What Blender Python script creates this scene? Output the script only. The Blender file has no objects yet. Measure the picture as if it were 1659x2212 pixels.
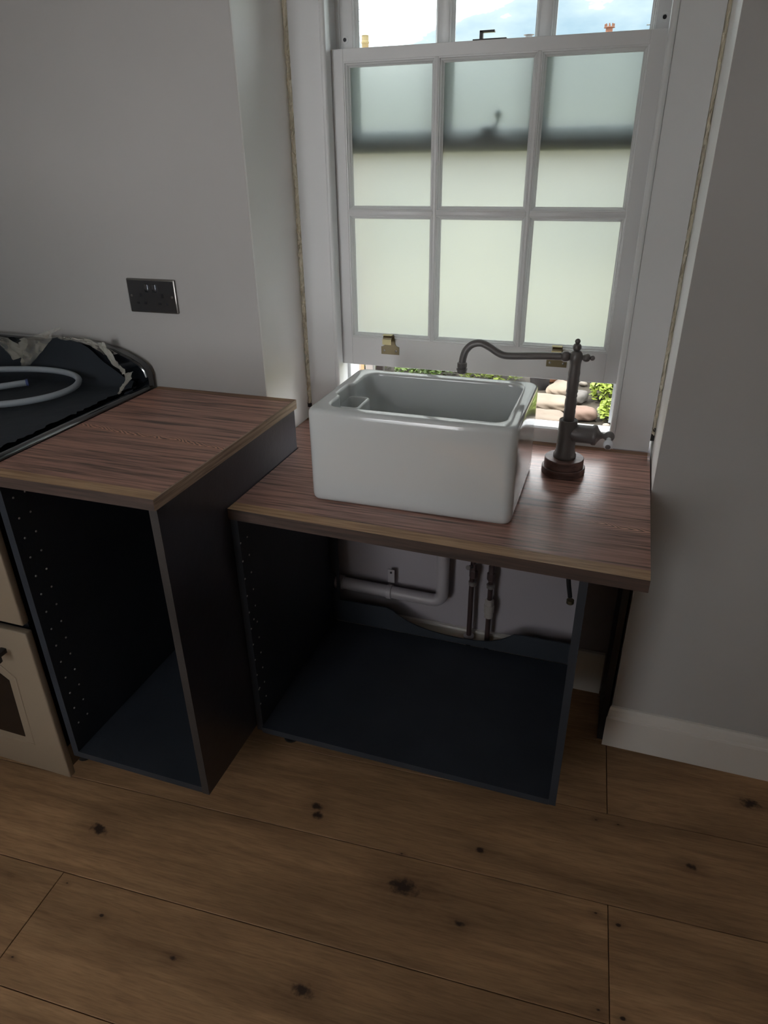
import bpy, bmesh, math, random
from mathutils import Vector, Matrix
random.seed(7)
S = bpy.context.scene
COL = S.collection
PI = math.pi

# ------------------------------------------------------------------ camera
cam_d = bpy.data.cameras.new('camera')
cam = bpy.data.objects.new('camera', cam_d); COL.objects.link(cam); S.camera = cam
right = Vector((.94818838, .31746252, -.01250381)); down = Vector((.1350996, -.43850748, -.88851521)); fwd = Vector((-.28755329, .84079054, -.45867676))
M = Matrix((right, -down, -fwd)).transposed().to_4x4()
M.translation = Vector((.8468, -1.5407, 1.4688)); cam.matrix_world = M
cam_d.sensor_fit = 'VERTICAL'; cam_d.sensor_height = 36; cam_d.lens = 1475.34 / 2212 * 36
cam_d.clip_start = .02; cam_d.clip_end = 300
# ------------------------------------------------------------------ view
S.view_settings.view_transform = 'Standard'; S.view_settings.look = 'None'
S.view_settings.exposure = 0.24; S.view_settings.gamma = 1; S.view_settings.use_curve_mapping = False
S.cycles.use_denoising = True
S.cycles.max_bounces = 14; S.cycles.diffuse_bounces = 7; S.cycles.transmission_bounces = 12; S.cycles.transparent_max_bounces = 16
S.cycles.sample_clamp_indirect = 6; S.cycles.caustics_reflective = False
# ------------------------------------------------------------------ world: pale sky with bright cloud
W = bpy.data.worlds.new('sky'); S.world = W; W.use_nodes = True
nt = W.node_tree; nt.nodes.clear()
def N(t, ty, **k):
    n = t.nodes.new(ty)
    for a, b in k.items():
        if a in n.inputs: n.inputs[a].default_value = b
        else: setattr(n, a, b)
    return n
tc = N(nt, 'ShaderNodeTexCoord'); mp = N(nt, 'ShaderNodeMapping'); mp.inputs['Scale'].default_value = (2.2, 2.2, 5.5); mp.inputs['Location'].default_value = (.3, .2, 1.3)
nz = N(nt, 'ShaderNodeTexNoise', Scale=1.7, Detail=6, Roughness=.55)
rp = N(nt, 'ShaderNodeValToRGB')
rp.color_ramp.elements[0].position = .36; rp.color_ramp.elements[0].color = (.050, .066, .078, 1)
rp.color_ramp.elements[1].position = .60; rp.color_ramp.elements[1].color = (1.0, 1.0, 1.0, 1)
e_ = rp.color_ramp.elements.new(.47); e_.color = (.075, .086, .092, 1)
bg = N(nt, 'ShaderNodeBackground', Strength=11); wo = N(nt, 'ShaderNodeOutputWorld')
L = nt.links.new
L(tc.outputs['Generated'], mp.inputs[0]); L(mp.outputs[0], nz.inputs[0]); L(nz.outputs[0], rp.inputs[0]); L(rp.outputs[0], bg.inputs[0]); L(bg.outputs[0], wo.inputs[0])
# ------------------------------------------------------------------ sun (behind the house, lights the garden) and an added area lamp behind the viewer as room fill
sd = bpy.data.lights.new('sun', 'SUN'); sd.energy = 3.5; sd.angle = .01; sd.color = (1, .95, .86)
sun = bpy.data.objects.new('sun', sd); COL.objects.link(sun)
sun.rotation_euler = Vector((.75, .55, -1.0)).to_track_quat('-Z', 'Y').to_euler()
ad = bpy.data.lights.new('rear_fill_light', 'AREA'); ad.shape = 'RECTANGLE'; ad.size = .62; ad.size_y = 1.6; ad.energy = 1.6; ad.color = (1, .97, .94)
rear = bpy.data.objects.new('rear_fill_light', ad); COL.objects.link(rear); rear.location = (-.25, -2.92, 1.15); rear.rotation_euler = (PI / 2, 0, 0)

# ------------------------------------------------------------------ materials
def mat(name, col=(.8, .8, .8), rough=.5, metal=0, spec=.5, bump=None, coat=0, trans=0):
    m = bpy.data.materials.new(name); m.use_nodes = True
    b = m.node_tree.nodes['Principled BSDF']
    b.inputs['Base Color'].default_value = (*col, 1); b.inputs['Roughness'].default_value = rough
    b.inputs['Metallic'].default_value = metal; b.inputs['Specular IOR Level'].default_value = spec
    b.inputs['Coat Weight'].default_value = coat; b.inputs['Transmission Weight'].default_value = trans
    t = m.node_tree
    if bump:
        sc, st, var = bump
        n = N(t, 'ShaderNodeTexNoise', Scale=sc, Detail=5, Roughness=.6); g = N(t, 'ShaderNodeNewGeometry')
        t.links.new(g.outputs['Position'], n.inputs[0])
        bp = N(t, 'ShaderNodeBump', Strength=st, Distance=.002); t.links.new(n.outputs[0], bp.inputs['Height']); t.links.new(bp.outputs[0], b.inputs['Normal'])
        if var:
            n2 = N(t, 'ShaderNodeTexNoise', Scale=sc * .08, Detail=4); t.links.new(g.outputs['Position'], n2.inputs[0])
            r = N(t, 'ShaderNodeValToRGB'); r.color_ramp.elements[0].position = .3; r.color_ramp.elements[1].position = .7
            r.color_ramp.elements[0].color = (*[c * (1 - var) for c in col], 1); r.color_ramp.elements[1].color = (*[min(1, c * (1 + var * .6)) for c in col], 1)
            t.links.new(n2.outputs[0], r.inputs[0]); t.links.new(r.outputs[0], b.inputs['Base Color'])
    return m

def wenge(name, base=(.52, .275, .21), dark=(.095, .048, .040), y0=None, xa=0, xb=0, rough=.38, freq=1.0, along='x'):
    """dark reddish streaky timber, grain along world x, with an optional crown figure running along y = y0"""
    m = bpy.data.materials.new(name); m.use_nodes = True; t = m.node_tree; b = t.nodes['Principled BSDF']; K = t.links.new
    g = N(t, 'ShaderNodeNewGeometry')
    mp = N(t, 'ShaderNodeMapping'); mp.inputs['Scale'].default_value = (3 * freq, 75 * freq, 75 * freq) if along == 'x' else (75 * freq, 3 * freq, 75 * freq); K(g.outputs['Position'], mp.inputs[0])
    n = N(t, 'ShaderNodeTexNoise', Scale=1.6, Detail=7, Roughness=.62, Distortion=.25); K(mp.outputs[0], n.inputs[0])
    r = N(t, 'ShaderNodeValToRGB'); e = r.color_ramp.elements
    e[0].position = .36; e[0].color = (*dark, 1); e[1].position = .60; e[1].color = (*base, 1)
    x = e.new(.45); x.color = (*[(a * .45 + c * .55) * .9 for a, c in zip(dark, base)], 1)
    K(n.outputs[0], r.inputs[0])
    n3 = N(t, 'ShaderNodeTexNoise', Scale=3.0, Detail=3); K(g.outputs['Position'], n3.inputs[0])
    mr = N(t, 'ShaderNodeMapRange'); mr.inputs['To Min'].default_value = .75; mr.inputs['To Max'].default_value = 1.35; K(n3.outputs[0], mr.inputs[0])
    mx = N(t, 'ShaderNodeMix', data_type='RGBA', blend_type='MULTIPLY'); mx.inputs[0].default_value = 1
    K(r.outputs[0], mx.inputs[6]); K(mr.outputs[0], mx.inputs[7]); out = mx.outputs[2]
    if y0 is not None:
        sx = N(t, 'ShaderNodeSeparateXYZ'); K(g.outputs['Position'], sx.inputs[0])
        def mth(op, a, bb=None, c=None):
            q = N(t, 'ShaderNodeMath', operation=op)
            for i, v in enumerate((a, bb, c)):
                if v is None: continue
                if isinstance(v, (int, float)): q.inputs[i].default_value = v
                else: K(v, q.inputs[i])
            return q.outputs[0]
        nd = N(t, 'ShaderNodeTexNoise', Scale=14, Detail=3); K(g.outputs['Position'], nd.inputs[0])
        wob = mth('MULTIPLY_ADD', nd.outputs[0], .030, -.015)
        dy = mth('ADD', mth('SUBTRACT', sx.outputs[1], y0), wob); dy = mth('MULTIPLY_ADD', sx.outputs[0], .09, dy); ad_ = mth('ABSOLUTE', dy)
        ph = mth('MULTIPLY_ADD', nd.outputs[0], 22, mth('MULTIPLY_ADD', ad_, 800, mth('MULTIPLY', sx.outputs[0], 330)))
        w = mth('MULTIPLY_ADD', mth('SINE', ph), .5, .5)
        my = N(t, 'ShaderNodeMapRange', interpolation_type='SMOOTHSTEP'); my.inputs['From Min'].default_value = .004; my.inputs['From Max'].default_value = .018
        my.inputs['To Min'].default_value = .85; my.inputs['To Max'].default_value = 0; K(ad_, my.inputs[0])
        ma = N(t, 'ShaderNodeMapRange', interpolation_type='SMOOTHSTEP'); ma.inputs['From Min'].default_value = xa - .03; ma.inputs['From Max'].default_value = xa + .03; K(sx.outputs[0], ma.inputs[0])
        mb = N(t, 'ShaderNodeMapRange', interpolation_type='SMOOTHSTEP'); mb.inputs['From Min'].default_value = xb + .03; mb.inputs['From Max'].default_value = xb - .03; K(sx.outputs[0], mb.inputs[0])
        mb.inputs['From Min'].default_value = xb - .03; mb.inputs['From Max'].default_value = xb + .03; mb.inputs['To Min'].default_value = 1; mb.inputs['To Max'].default_value = 0
        k = mth('MULTIPLY', mth('MULTIPLY', my.outputs[0], ma.outputs[0]), mb.outputs[0])
        fc = N(t, 'ShaderNodeMix', data_type='RGBA'); K(w, fc.inputs[0]); fc.inputs[6].default_value = (*dark, 1); fc.inputs[7].default_value = (base[0] * 1.6, base[1] * 1.6, base[2] * 1.45, 1)
        f2 = N(t, 'ShaderNodeMix', data_type='RGBA'); K(k, f2.inputs[0]); K(out, f2.inputs[6]); K(fc.outputs[2], f2.inputs[7]); out = f2.outputs[2]
    K(out, b.inputs['Base Color'])
    b.inputs['Roughness'].default_value = rough
    bp = N(t, 'ShaderNodeBump', Strength=.25, Distance=.001); K(n.outputs[0], bp.inputs['Height']); K(bp.outputs[0], b.inputs['Normal'])
    return m

AF = .054; CF, SF = math.cos(AF), math.sin(AF)
def oak():
    """brown oiled oak boards: grain along the boards, knots at their own places"""
    m = bpy.data.materials.new('oiled_oak'); m.use_nodes = True; t = m.node_tree; b = t.nodes['Principled BSDF']; K = t.links.new
    g = N(t, 'ShaderNodeNewGeometry'); oi = N(t, 'ShaderNodeObjectInfo')
    rot = N(t, 'ShaderNodeMapping'); rot.inputs['Rotation'].default_value = (0, 0, -AF); K(g.outputs['Position'], rot.inputs[0])
    sh = N(t, 'ShaderNodeVectorMath', operation='MULTIPLY_ADD'); cb = N(t, 'ShaderNodeCombineXYZ')
    K(oi.outputs['Random'], cb.inputs[0]); K(oi.outputs['Random'], cb.inputs[2]); sh.inputs[1].default_value = (7, 0, 5); K(cb.outputs[0], sh.inputs[0]); K(rot.outputs[0], sh.inputs[2])
    # knots bend the grain
    knots = [(.269, -.494, .016), (.384, -.888, .020), (.659, -.676, .011), (.524, -.625, .030), (1.159, -.405, .012), (-.242, -.672, .022), (1.324, -.18, .022), (.677, -.487, .012), (.26, -.47, .014), (.5, -.545, .004),
             (-.226, -.985, .004), (-.224, -.815, .004), (.945, -.575, .005), (.992, -.59, .005), (.95, -.772, .005), (.995, -.775, .005), (.945, -.33, .004), (.998, -.33, .004), (-.1, -.86, .006), (.1, -.90, .008), (1.5, -.66, .014), (-.5, -.45, .014)]
    acc = None
    for (kx, ky, kr) in knots:
        d = N(t, 'ShaderNodeVectorMath', operation='SUBTRACT'); K(rot.outputs[0], d.inputs[0]); d.inputs[1].default_value = (kx, ky, 0)
        sc = N(t, 'ShaderNodeVectorMath', operation='MULTIPLY'); K(d.outputs[0], sc.inputs[0]); sc.inputs[1].default_value = (.75 / kr, 1.25 / kr, 0)
        ln = N(t, 'ShaderNodeVectorMath', operation='LENGTH'); K(sc.outputs[0], ln.inputs[0])
        if acc is None: acc = ln.outputs['Value']
        else:
            mn = N(t, 'ShaderNodeMath', operation='MINIMUM'); K(acc, mn.inputs[0]); K(ln.outputs['Value'], mn.inputs[1]); acc = mn.outputs[0]
    nk = N(t, 'ShaderNodeTexNoise', Scale=60, Detail=4); K(g.outputs['Position'], nk.inputs[0])
    wk = N(t, 'ShaderNodeMath', operation='MULTIPLY_ADD'); K(nk.outputs[0], wk.inputs[0]); wk.inputs[1].default_value = 1.8; K(acc, wk.inputs[2])
    ext = wk.outputs[0]
    halo = N(t, 'ShaderNodeMapRange', interpolation_type='SMOOTHSTEP'); halo.inputs['From Min'].default_value = 1.0; halo.inputs['From Max'].default_value = 5.0; halo.inputs['To Min'].default_value = 1; halo.inputs['To Max'].default_value = 0; K(ext, halo.inputs[0])
    core = N(t, 'ShaderNodeMapRange', interpolation_type='SMOOTHSTEP'); core.inputs['From Min'].default_value = 1.2; core.inputs['From Max'].default_value = 1.9; core.inputs['To Min'].default_value = 1; core.inputs['To Max'].default_value = 0; K(ext, core.inputs[0])
    mp = N(t, 'ShaderNodeMapping'); mp.inputs['Scale'].default_value = (2.2, 26, 26); K(sh.outputs[0], mp.inputs[0])
    n = N(t, 'ShaderNodeTexNoise', Scale=2.0, Detail=8, Roughness=.65, Distortion=.6); K(mp.outputs[0], n.inputs[0])
    r = N(t, 'ShaderNodeValToRGB'); e = r.color_ramp.elements
    e[0].position = .30; e[0].color = (.275, .158, .083, 1); e[1].position = .70; e[1].color = (.44, .268, .142, 1); q = e.new(.5); q.color = (.365, .215, .112, 1)
    K(n.outputs[0], r.inputs[0])
    n2 = N(t, 'ShaderNodeTexNoise', Scale=2.3, Detail=4, Distortion=.4); mp2 = N(t, 'ShaderNodeMapping'); mp2.inputs['Scale'].default_value = (1, 3.2, 1); K(sh.outputs[0], mp2.inputs[0]); K(mp2.outputs[0], n2.inputs[0])
    mr = N(t, 'ShaderNodeMapRange'); mr.inputs['From Min'].default_value = .25; mr.inputs['From Max'].default_value = .75; mr.inputs['To Min'].default_value = .62; mr.inputs['To Max'].default_value = 1.3; K(n2.outputs[0], mr.inputs[0])
    mx = N(t, 'ShaderNodeMix', data_type='RGBA', blend_type='MULTIPLY'); mx.inputs[0].default_value = 1; K(r.outputs[0], mx.inputs[6]); K(mr.outputs[0], mx.inputs[7])
    # fine dark pores
    mp3 = N(t, 'ShaderNodeMapping'); mp3.inputs['Scale'].default_value = (22, 260, 1); K(sh.outputs[0], mp3.inputs[0]); n4 = N(t, 'ShaderNodeTexNoise', Scale=1, Detail=3); K(mp3.outputs[0], n4.inputs[0])
    pr = N(t, 'ShaderNodeMapRange'); pr.inputs['From Min'].default_value = .3; pr.inputs['From Max'].default_value = .55; pr.inputs['To Min'].default_value = .84; pr.inputs['To Max'].default_value = 1.05; K(n4.outputs[0], pr.inputs[0])
    m3 = N(t, 'ShaderNodeMix', data_type='RGBA', blend_type='MULTIPLY'); m3.inputs[0].default_value = 1; K(mx.outputs[2], m3.inputs[6]); K(pr.outputs[0], m3.inputs[7])
    hm = N(t, 'ShaderNodeMath', operation='MULTIPLY'); K(halo.outputs[0], hm.inputs[0]); hm.inputs[1].default_value = .38
    k1 = N(t, 'ShaderNodeMix', data_type='RGBA'); K(hm.outputs[0], k1.inputs[0]); K(m3.outputs[2], k1.inputs[6]); k1.inputs[7].default_value = (.075, .038, .022, 1)
    k2 = N(t, 'ShaderNodeMix', data_type='RGBA'); K(core.outputs[0], k2.inputs[0]); K(k1.outputs[2], k2.inputs[6]); k2.inputs[7].default_value = (.045, .026, .018, 1)
    K(k2.outputs[2], b.inputs['Base Color']); b.inputs['Roughness'].default_value = .62; b.inputs['Specular IOR Level'].default_value = .25
    bp = N(t, 'ShaderNodeBump', Strength=.15, Distance=.001); K(n4.outputs[0], bp.inputs['Height']); K(bp.outputs[0], b.inputs['Normal'])
    return m

def glassy(name, rough, tint=(1, 1, 1)):
    m = bpy.data.materials.new(name); m.use_nodes = True; t = m.node_tree; t.nodes.clear()
    g = N(t, 'ShaderNodeBsdfGlass' if rough else 'ShaderNodeBsdfTransparent'); o = N(t, 'ShaderNodeOutputMaterial')
    g.inputs['Color'].default_value = (*tint, 1)
    if rough:
        g.inputs['Roughness'].default_value = rough; g.inputs['IOR'].default_value = 1.35
        tr = N(t, 'ShaderNodeBsdfTranslucent'); tr.inputs['Color'].default_value = (.62, .67, .67, 1); mx = N(t, 'ShaderNodeMixShader'); mx.inputs[0].default_value = .36
        t.links.new(g.outputs[0], mx.inputs[1]); t.links.new(tr.outputs[0], mx.inputs[2]); t.links.new(mx.outputs[0], o.inputs[0])
    else:
        gl = N(t, 'ShaderNodeBsdfGlossy', Roughness=.02); fr = N(t, 'ShaderNodeFresnel', IOR=1.3); mx = N(t, 'ShaderNodeMixShader')
        t.links.new(fr.outputs[0], mx.inputs[0]); t.links.new(g.outputs[0], mx.inputs[1]); t.links.new(gl.outputs[0], mx.inputs[2]); t.links.new(mx.outputs[0], o.inputs[0])
    return m

WALL = mat('wall_paint', (.485, .48, .475), .75, bump=(60, .12, .02), spec=.25)
REVEAL = mat('reveal_plaster', (.90, .90, .89), .7, bump=(60, .12, .02), spec=.25)
TRIM = mat('white_gloss_paint', (.70, .71, .72), .32)
SKIRT = mat('skirting_satin', (.74, .71, .67), .45)
FOAM = mat('raw_plaster_foam', (.74, .69, .56), .95, bump=(150, .6, .2))
OAK = oak()
WENGE_U = wenge('dark_streaky_worktop', y0=-.350, xa=-.33, xb=.10)
WENGE_L = wenge('dark_streaky_worktop_low', base=(.48, .265, .215), y0=-.125, xa=.85, xb=1.1, rough=.3)
LIP = wenge('pale_edge_strip', base=(.55, .36, .21), dark=(.30, .17, .09), rough=.5, freq=1.4)
LIPSIDE = wenge('tan_side_edge_strip', base=(.42, .30, .22), dark=(.20, .13, .10), rough=.5, freq=1.3, along='y')
LIPFACE = wenge('dark_front_edge', base=(.075, .046, .036), dark=(.035, .022, .018), rough=.6)
LIPB = wenge('brown_edge_strip', base=(.30, .16, .085), dark=(.14, .07, .04), rough=.45, freq=1.4)
NAVY = mat('navy_black_paint', (.031, .037, .048), .5, bump=(90, .25, .15), spec=.25)
NAVY_SIDE = mat('dark_stained_panel', (.036, .034, .046), .36, bump=(50, .3, .4), spec=.5)
NAVY_EDGE = mat('worn_panel_edge', (.028, .024, .023), .6, bump=(80, .4, .4))
DARKBOARD = mat('dark_end_board', (.020, .017, .017), .6, bump=(50, .2, .3))
PINHOLE = mat('pale_pin_hole', (.42, .42, .42), .7)
CERAMIC = mat('white_glazed_fireclay', (.66, .69, .70), .10, spec=.6, coat=.3)
BRONZE = mat('dark_bronze', (.15, .138, .135), .36, metal=.2, spec=.5)
RINGWOOD = wenge('stained_ring_wood', base=(.17, .10, .085), dark=(.06, .034, .03), rough=.5, freq=.5)
PORCELAIN = mat('white_porcelain', (.82, .85, .9), .15)
BRASS = mat('antique_brass', (.20, .165, .10), .38, metal=.8)
TAPE = mat('cream_masking_tape', (.78, .70, .40), .8)
BLKGLOSS = mat('black_gloss_enamel', (.008, .010, .014), .10, spec=.7, coat=1)
FILMDARK = mat('dark_matt_hob_film', (.034, .042, .054), .65, bump=(25, .8, .4), spec=.2)
CREAM = mat('cream_enamel', (.25, .20, .148), .35)
OVENGLASS = mat('dark_oven_glass', (.010, .008, .008), .2)
HANDLE = mat('black_metal_handle', (.015, .017, .020), .4)
HOSE = mat('pale_grey_hose', (.36, .41, .46), .45, bump=(40, .2, .12))
HOSETIP = mat('blue_hose_band', (.08, .11, .3), .5)
PVC = mat('white_waste_pipe', (.38, .36, .385), .4)
COPPER = mat('dull_copper_pipe', (.055, .034, .034), .45, metal=.2)
FITTING = mat('grey_pipe_fitting', (.20, .18, .18), .4, metal=.3)
NICKEL = mat('black_nickel', (.16, .17, .19), .14, metal=.9)
NICKELRIM = mat('brushed_rim', (.24, .23, .22), .28, metal=.9)
SLOT = mat('black_plastic', (.012, .013, .018), .3)
BLACKP = mat('matt_black_plastic', (.012, .012, .013), .5)
FROST = glassy('frosted_glass', .32, (.59, .60, .59))
CLEAR = glassy('clear_glass', 0, (.93, .97, .97))
def filmy():
    m = bpy.data.materials.new('clear_crumpled_film'); m.use_nodes = True; t = m.node_tree; b = t.nodes['Principled BSDF']
    b.inputs['Base Color'].default_value = (.72, .70, .62, 1); b.inputs['Roughness'].default_value = .35
    n = N(t, 'ShaderNodeTexNoise', Scale=30, Detail=1); g = N(t, 'ShaderNodeNewGeometry'); t.links.new(g.outputs['Position'], n.inputs[0])
    r = N(t, 'ShaderNodeMapRange'); r.inputs['From Min'].default_value = .35; r.inputs['From Max'].default_value = .65; r.inputs['To Min'].default_value = .18; r.inputs['To Max'].default_value = .42
    t.links.new(n.outputs[0], r.inputs[0]); t.links.new(r.outputs[0], b.inputs['Alpha'])
    return m
FILM = filmy()
LAWN = mat('lawn', (.30, .285, .145), .9, bump=(30, 1, .3))
PAVE = mat('sandy_stone', (.23, .185, .14), .85, bump=(40, .8, .35))
PINKSTONE = mat('pink_brown_stone', (.16, .105, .08), .85, bump=(40, .8, .35))
PEBBLE = mat('pale_pebble', (.27, .24, .20), .8, bump=(60, .6, .2))
LEAF = mat('bright_leaf', (.19, .25, .035), .55, bump=(20, .2, .35))
LEAF2 = mat('deep_leaf', (.09, .15, .03), .55, bump=(20, .2, .35))
POT = mat('black_planter', (.03, .028, .03), .5)
TERRA = mat('terracotta', (.22, .09, .045), .8, bump=(40, .5, .2))
BRICKM = mat('pinkish_brick', (.60, .40, .31), .85, bump=(40, .6, .25))
RENDERW = mat('cream_render', (.36, .345, .31), .9)
SLATE = mat('slate_roof', (.16, .18, .20), .8)
YPOT = mat('buff_chimney_pot', (.20, .15, .07), .8)
OPOT = mat('orange_chimney_pot', (.14, .055, .03), .8)
METG = mat('grey_lamp_metal', (.10, .105, .115), .5)

# ------------------------------------------------------------------ mesh helpers
def link(name, bm, m, parent=None, smooth=False, kind=None, label=None, angle=35):
    me = bpy.data.meshes.new(name); bmesh.ops.recalc_face_normals(bm, faces=bm.faces[:]); bm.to_mesh(me); bm.free()
    me.materials.append(m)
    if smooth:
        me.polygons.foreach_set('use_smooth', [True] * len(me.polygons))
        me.set_sharp_from_angle(angle=math.radians(angle))
    o = bpy.data.objects.new(name, me); COL.objects.link(o)
    if parent is not None:
        o.parent = parent; o.matrix_parent_inverse = Matrix.Identity(4)
        # parents sit at their own base: keep the child where it was modelled
        base = Vector((0, 0, 0)); q = parent
        while q is not None: base += Vector(q.location); q = q.parent
        o.location = -base
    if kind: o['kind'] = kind
    if label: o['label'] = label
    return o
def tag(o, label, cat, group=None, kind=None):
    o['label'] = label; o['category'] = cat
    if group: o['group'] = group
    if kind: o['kind'] = kind
    return o
def thing(name, loc, label, cat, group=None, kind=None):
    o = bpy.data.objects.new(name, None); COL.objects.link(o); o.location = loc; o.empty_display_size = .05
    return tag(o, label, cat, group, kind)
def box(bm, x0, x1, y0, y1, z0, z1, bev=0, seg=2):
    r = bmesh.ops.create_cube(bm, size=1); vs = r['verts']
    for v in vs: v.co = Vector(((x0 + x1) / 2 + v.co.x * (x1 - x0), (y0 + y1) / 2 + v.co.y * (y1 - y0), (z0 + z1) / 2 + v.co.z * (z1 - z0)))
    if bev:
        es = list({e for v in vs for e in v.link_edges}); bmesh.ops.bevel(bm, geom=es, offset=bev, segments=seg, affect='EDGES', profile=.5)
    return bm
def B(*a, **k): return box(bmesh.new(), *a, **k)
def prism(bm, pts, d0, d1, plane='xy'):
    """pts: outline in a plane, extruded between d0 and d1 on the third axis"""
    f = {'xy': lambda a, b, d: (a, b, d), 'xz': lambda a, b, d: (a, d, b), 'yz': lambda a, b, d: (d, a, b)}[plane]
    lo = [bm.verts.new(f(a, b, d0)) for a, b in pts]; hi = [bm.verts.new(f(a, b, d1)) for a, b in pts]
    bm.faces.new(lo); bm.faces.new(hi)
    for i in range(len(pts)): j = (i + 1) % len(pts); bm.faces.new((lo[i], lo[j], hi[j], hi[i]))
    return bm
def loft(bm, rings, close_ends=True):
    R = [[bm.verts.new(c) for c in r] for r in rings]; n = len(R[0])
    for a, b in zip(R, R[1:]):
        for i in range(n): j = (i + 1) % n; bm.faces.new((a[i], a[j], b[j], b[i]))
    if close_ends: bm.faces.new(R[0]); bm.faces.new(R[-1])
    return bm
def lathe(bm, prof, origin, axis=(0, 0, 1), seg=28):
    """prof: (radius, distance along the axis)"""
    a = Vector(axis).normalized(); q = Vector((0, 0, 1)).rotation_difference(a); o = Vector(origin)
    return loft(bm, [[o + q @ Vector((max(r, .0003) * math.cos(2 * PI * i / seg), max(r, .0003) * math.sin(2 * PI * i / seg), h)) for i in range(seg)] for r, h in prof])
def ball(r, c, n=7, a0=-1, a1=1):
    return [(r * math.cos(PI / 2 * (a0 + (a1 - a0) * i / n)), c + r * math.sin(PI / 2 * (a0 + (a1 - a0) * i / n))) for i in range(n + 1)]
def smoothpath(pts, sub=8):
    P = [Vector(p) for p in pts]; out = []
    for i in range(len(P) - 1):
        p0 = P[max(i - 1, 0)]; p1 = P[i]; p2 = P[i + 1]; p3 = P[min(i + 2, len(P) - 1)]
        for k in range(sub):
            t = k / sub
            out.append(.5 * ((2 * p1) + (p2 - p0) * t + (2 * p0 - 5 * p1 + 4 * p2 - p3) * t * t + (3 * p1 - p0 - 3 * p2 + p3) * t ** 3))
    out.append(P[-1]); return out
def tube(bm, pts, rad, seg=14):
    P = [Vector(p) for p in pts]; n = len(P); rads = rad if isinstance(rad, (list, tuple)) else [rad] * n
    t = (P[1] - P[0]).normalized(); u = t.orthogonal().normalized(); rings = []
    for i in range(n):
        d = (P[min(i + 1, n - 1)] - P[max(i - 1, 0)]).normalized()
        q = t.rotation_difference(d); u = q @ u; t = d; w = t.cross(u)
        rings.append([P[i] + rads[i] * (math.cos(2 * PI * k / seg) * u + math.sin(2 * PI * k / seg) * w) for k in range(seg)])
    return loft(bm, rings)
def rrect(x0, x1, y0, y1, z, r, nc=6, ns=30):
    out = []
    cs = [(x1 - r, y0 + r, -PI / 2), (x1 - r, y1 - r, 0), (x0 + r, y1 - r, PI / 2), (x0 + r, y0 + r, PI)]
    for k, (cx, cy, a) in enumerate(cs):
        arc = [Vector((cx + r * math.cos(a + PI / 2 * i / nc), cy + r * math.sin(a + PI / 2 * i / nc), z)) for i in range(nc + 1)]
        out += arc
        nx, ny, na = cs[(k + 1) % 4]; e = Vector((nx + r * math.cos(na), ny + r * math.sin(na), z))
        for i in range(1, ns): out.append(arc[-1].lerp(e, i / ns))
    return out

# ================================================================== THE SETTING
XR = .9725; D = .238; TOP = 2.27
# floor: base slab and boards
fl = link('floor', B(-2.2, 3.0, -2.8, .206, -.06, -.019), mat('subfloor', (.03, .02, .015), .9), kind='structure')
tag(fl, 'wide brown oak board floor with knots and filled nail holes', 'floor', kind='structure')
seam0 = -.793; wdt = .2445
def plank(s0, s1, t0, t1):
    bm = bmesh.new(); g = .0009
    box(bm, s0 + g, s1 - g, t0 + g, t1 - g, -.018, 0)
    es = [e for e in bm.edges if all(v.co.z > -.001 for v in e.verts)]
    bmesh.ops.bevel(bm, geom=es, offset=.0009, segments=1, affect='EDGES')
    for v in bm.verts: v.co = Vector((v.co.x * CF - v.co.y * SF, v.co.x * SF + v.co.y * CF, v.co.z))
    for co, no in (((-2.2, 0, 0), (-1, 0, 0)), ((3, 0, 0), (1, 0, 0)), ((0, .204, 0), (0, 1, 0)), ((0, -2.8, 0), (0, -1, 0))):
        r = bmesh.ops.bisect_plane(bm, geom=bm.verts[:] + bm.edges[:] + bm.faces[:], plane_co=co, plane_no=no, clear_outer=True)
        ed = [x for x in r['geom_cut'] if isinstance(x, bmesh.types.BMEdge)]
        if ed: bmesh.ops.edgeloop_fill(bm, edges=ed)
    if len(bm.verts) < 6: bm.free(); return
    link('plank', bm, OAK, fl)
joints = {-1: [-.250, 1.75], 0: [-1.35, .971], 1: [-.95, 1.95], 2: [-1.75, .973], 3: [-.6, 1.45]}
for k in range(-14, 5):
    t0 = seam0 + k * wdt; J = joints.get(k, [-1.2 + random.random() * 1.2, .9 + random.random()])
    J = [-2.9] + J + [3.6]
    for a, b in zip(J, J[1:]): plank(a, b, t0, t0 + wdt)
# walls
lbm = bmesh.new()
wl = link('wall_left', prism(lbm, [(-2.2, 0), (-.005, 0), (-.0015, .0006), (0, .004), (.002, .243), (.002, .42), (-2.2, .42)], 0, 2.55), WALL)
wl.data.materials.append(REVEAL)
for p_ in wl.data.polygons:
    if abs(p_.normal.x) > .9 and p_.center.x > -.1: p_.material_index = 1
tag(wl, 'grey-white painted wall left of the window with a paler reveal', 'wall', kind='structure')
rbm = bmesh.new()
wr = link('wall_right', prism(rbm, [(3, 0), (XR + .004, 0), (XR + .001, .0004), (XR, .003), (XR + .003, .243), (XR + .003, .42), (3, .42)], 0, 2.55), WALL)
wr.data.materials.append(REVEAL)
for p_ in wr.data.polygons:
    if abs(p_.normal.x) > .9 and p_.center.x < 1.1: p_.material_index = 1
tag(wr, 'grey-white painted wall right of the window recess', 'wall', kind='structure')
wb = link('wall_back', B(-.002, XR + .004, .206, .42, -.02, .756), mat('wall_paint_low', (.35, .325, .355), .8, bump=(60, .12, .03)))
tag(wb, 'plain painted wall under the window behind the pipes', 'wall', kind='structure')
o = link('wall_top', B(.0021, XR - .0001, 0, .42, TOP, 2.55), REVEAL); tag(o, 'painted wall above the window head', 'wall', kind='structure')
o = link('ceiling', B(-2.3, 3.1, -2.9, .42, 2.551, 2.65), REVEAL); tag(o, 'plain white ceiling', 'ceiling', kind='structure')
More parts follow.
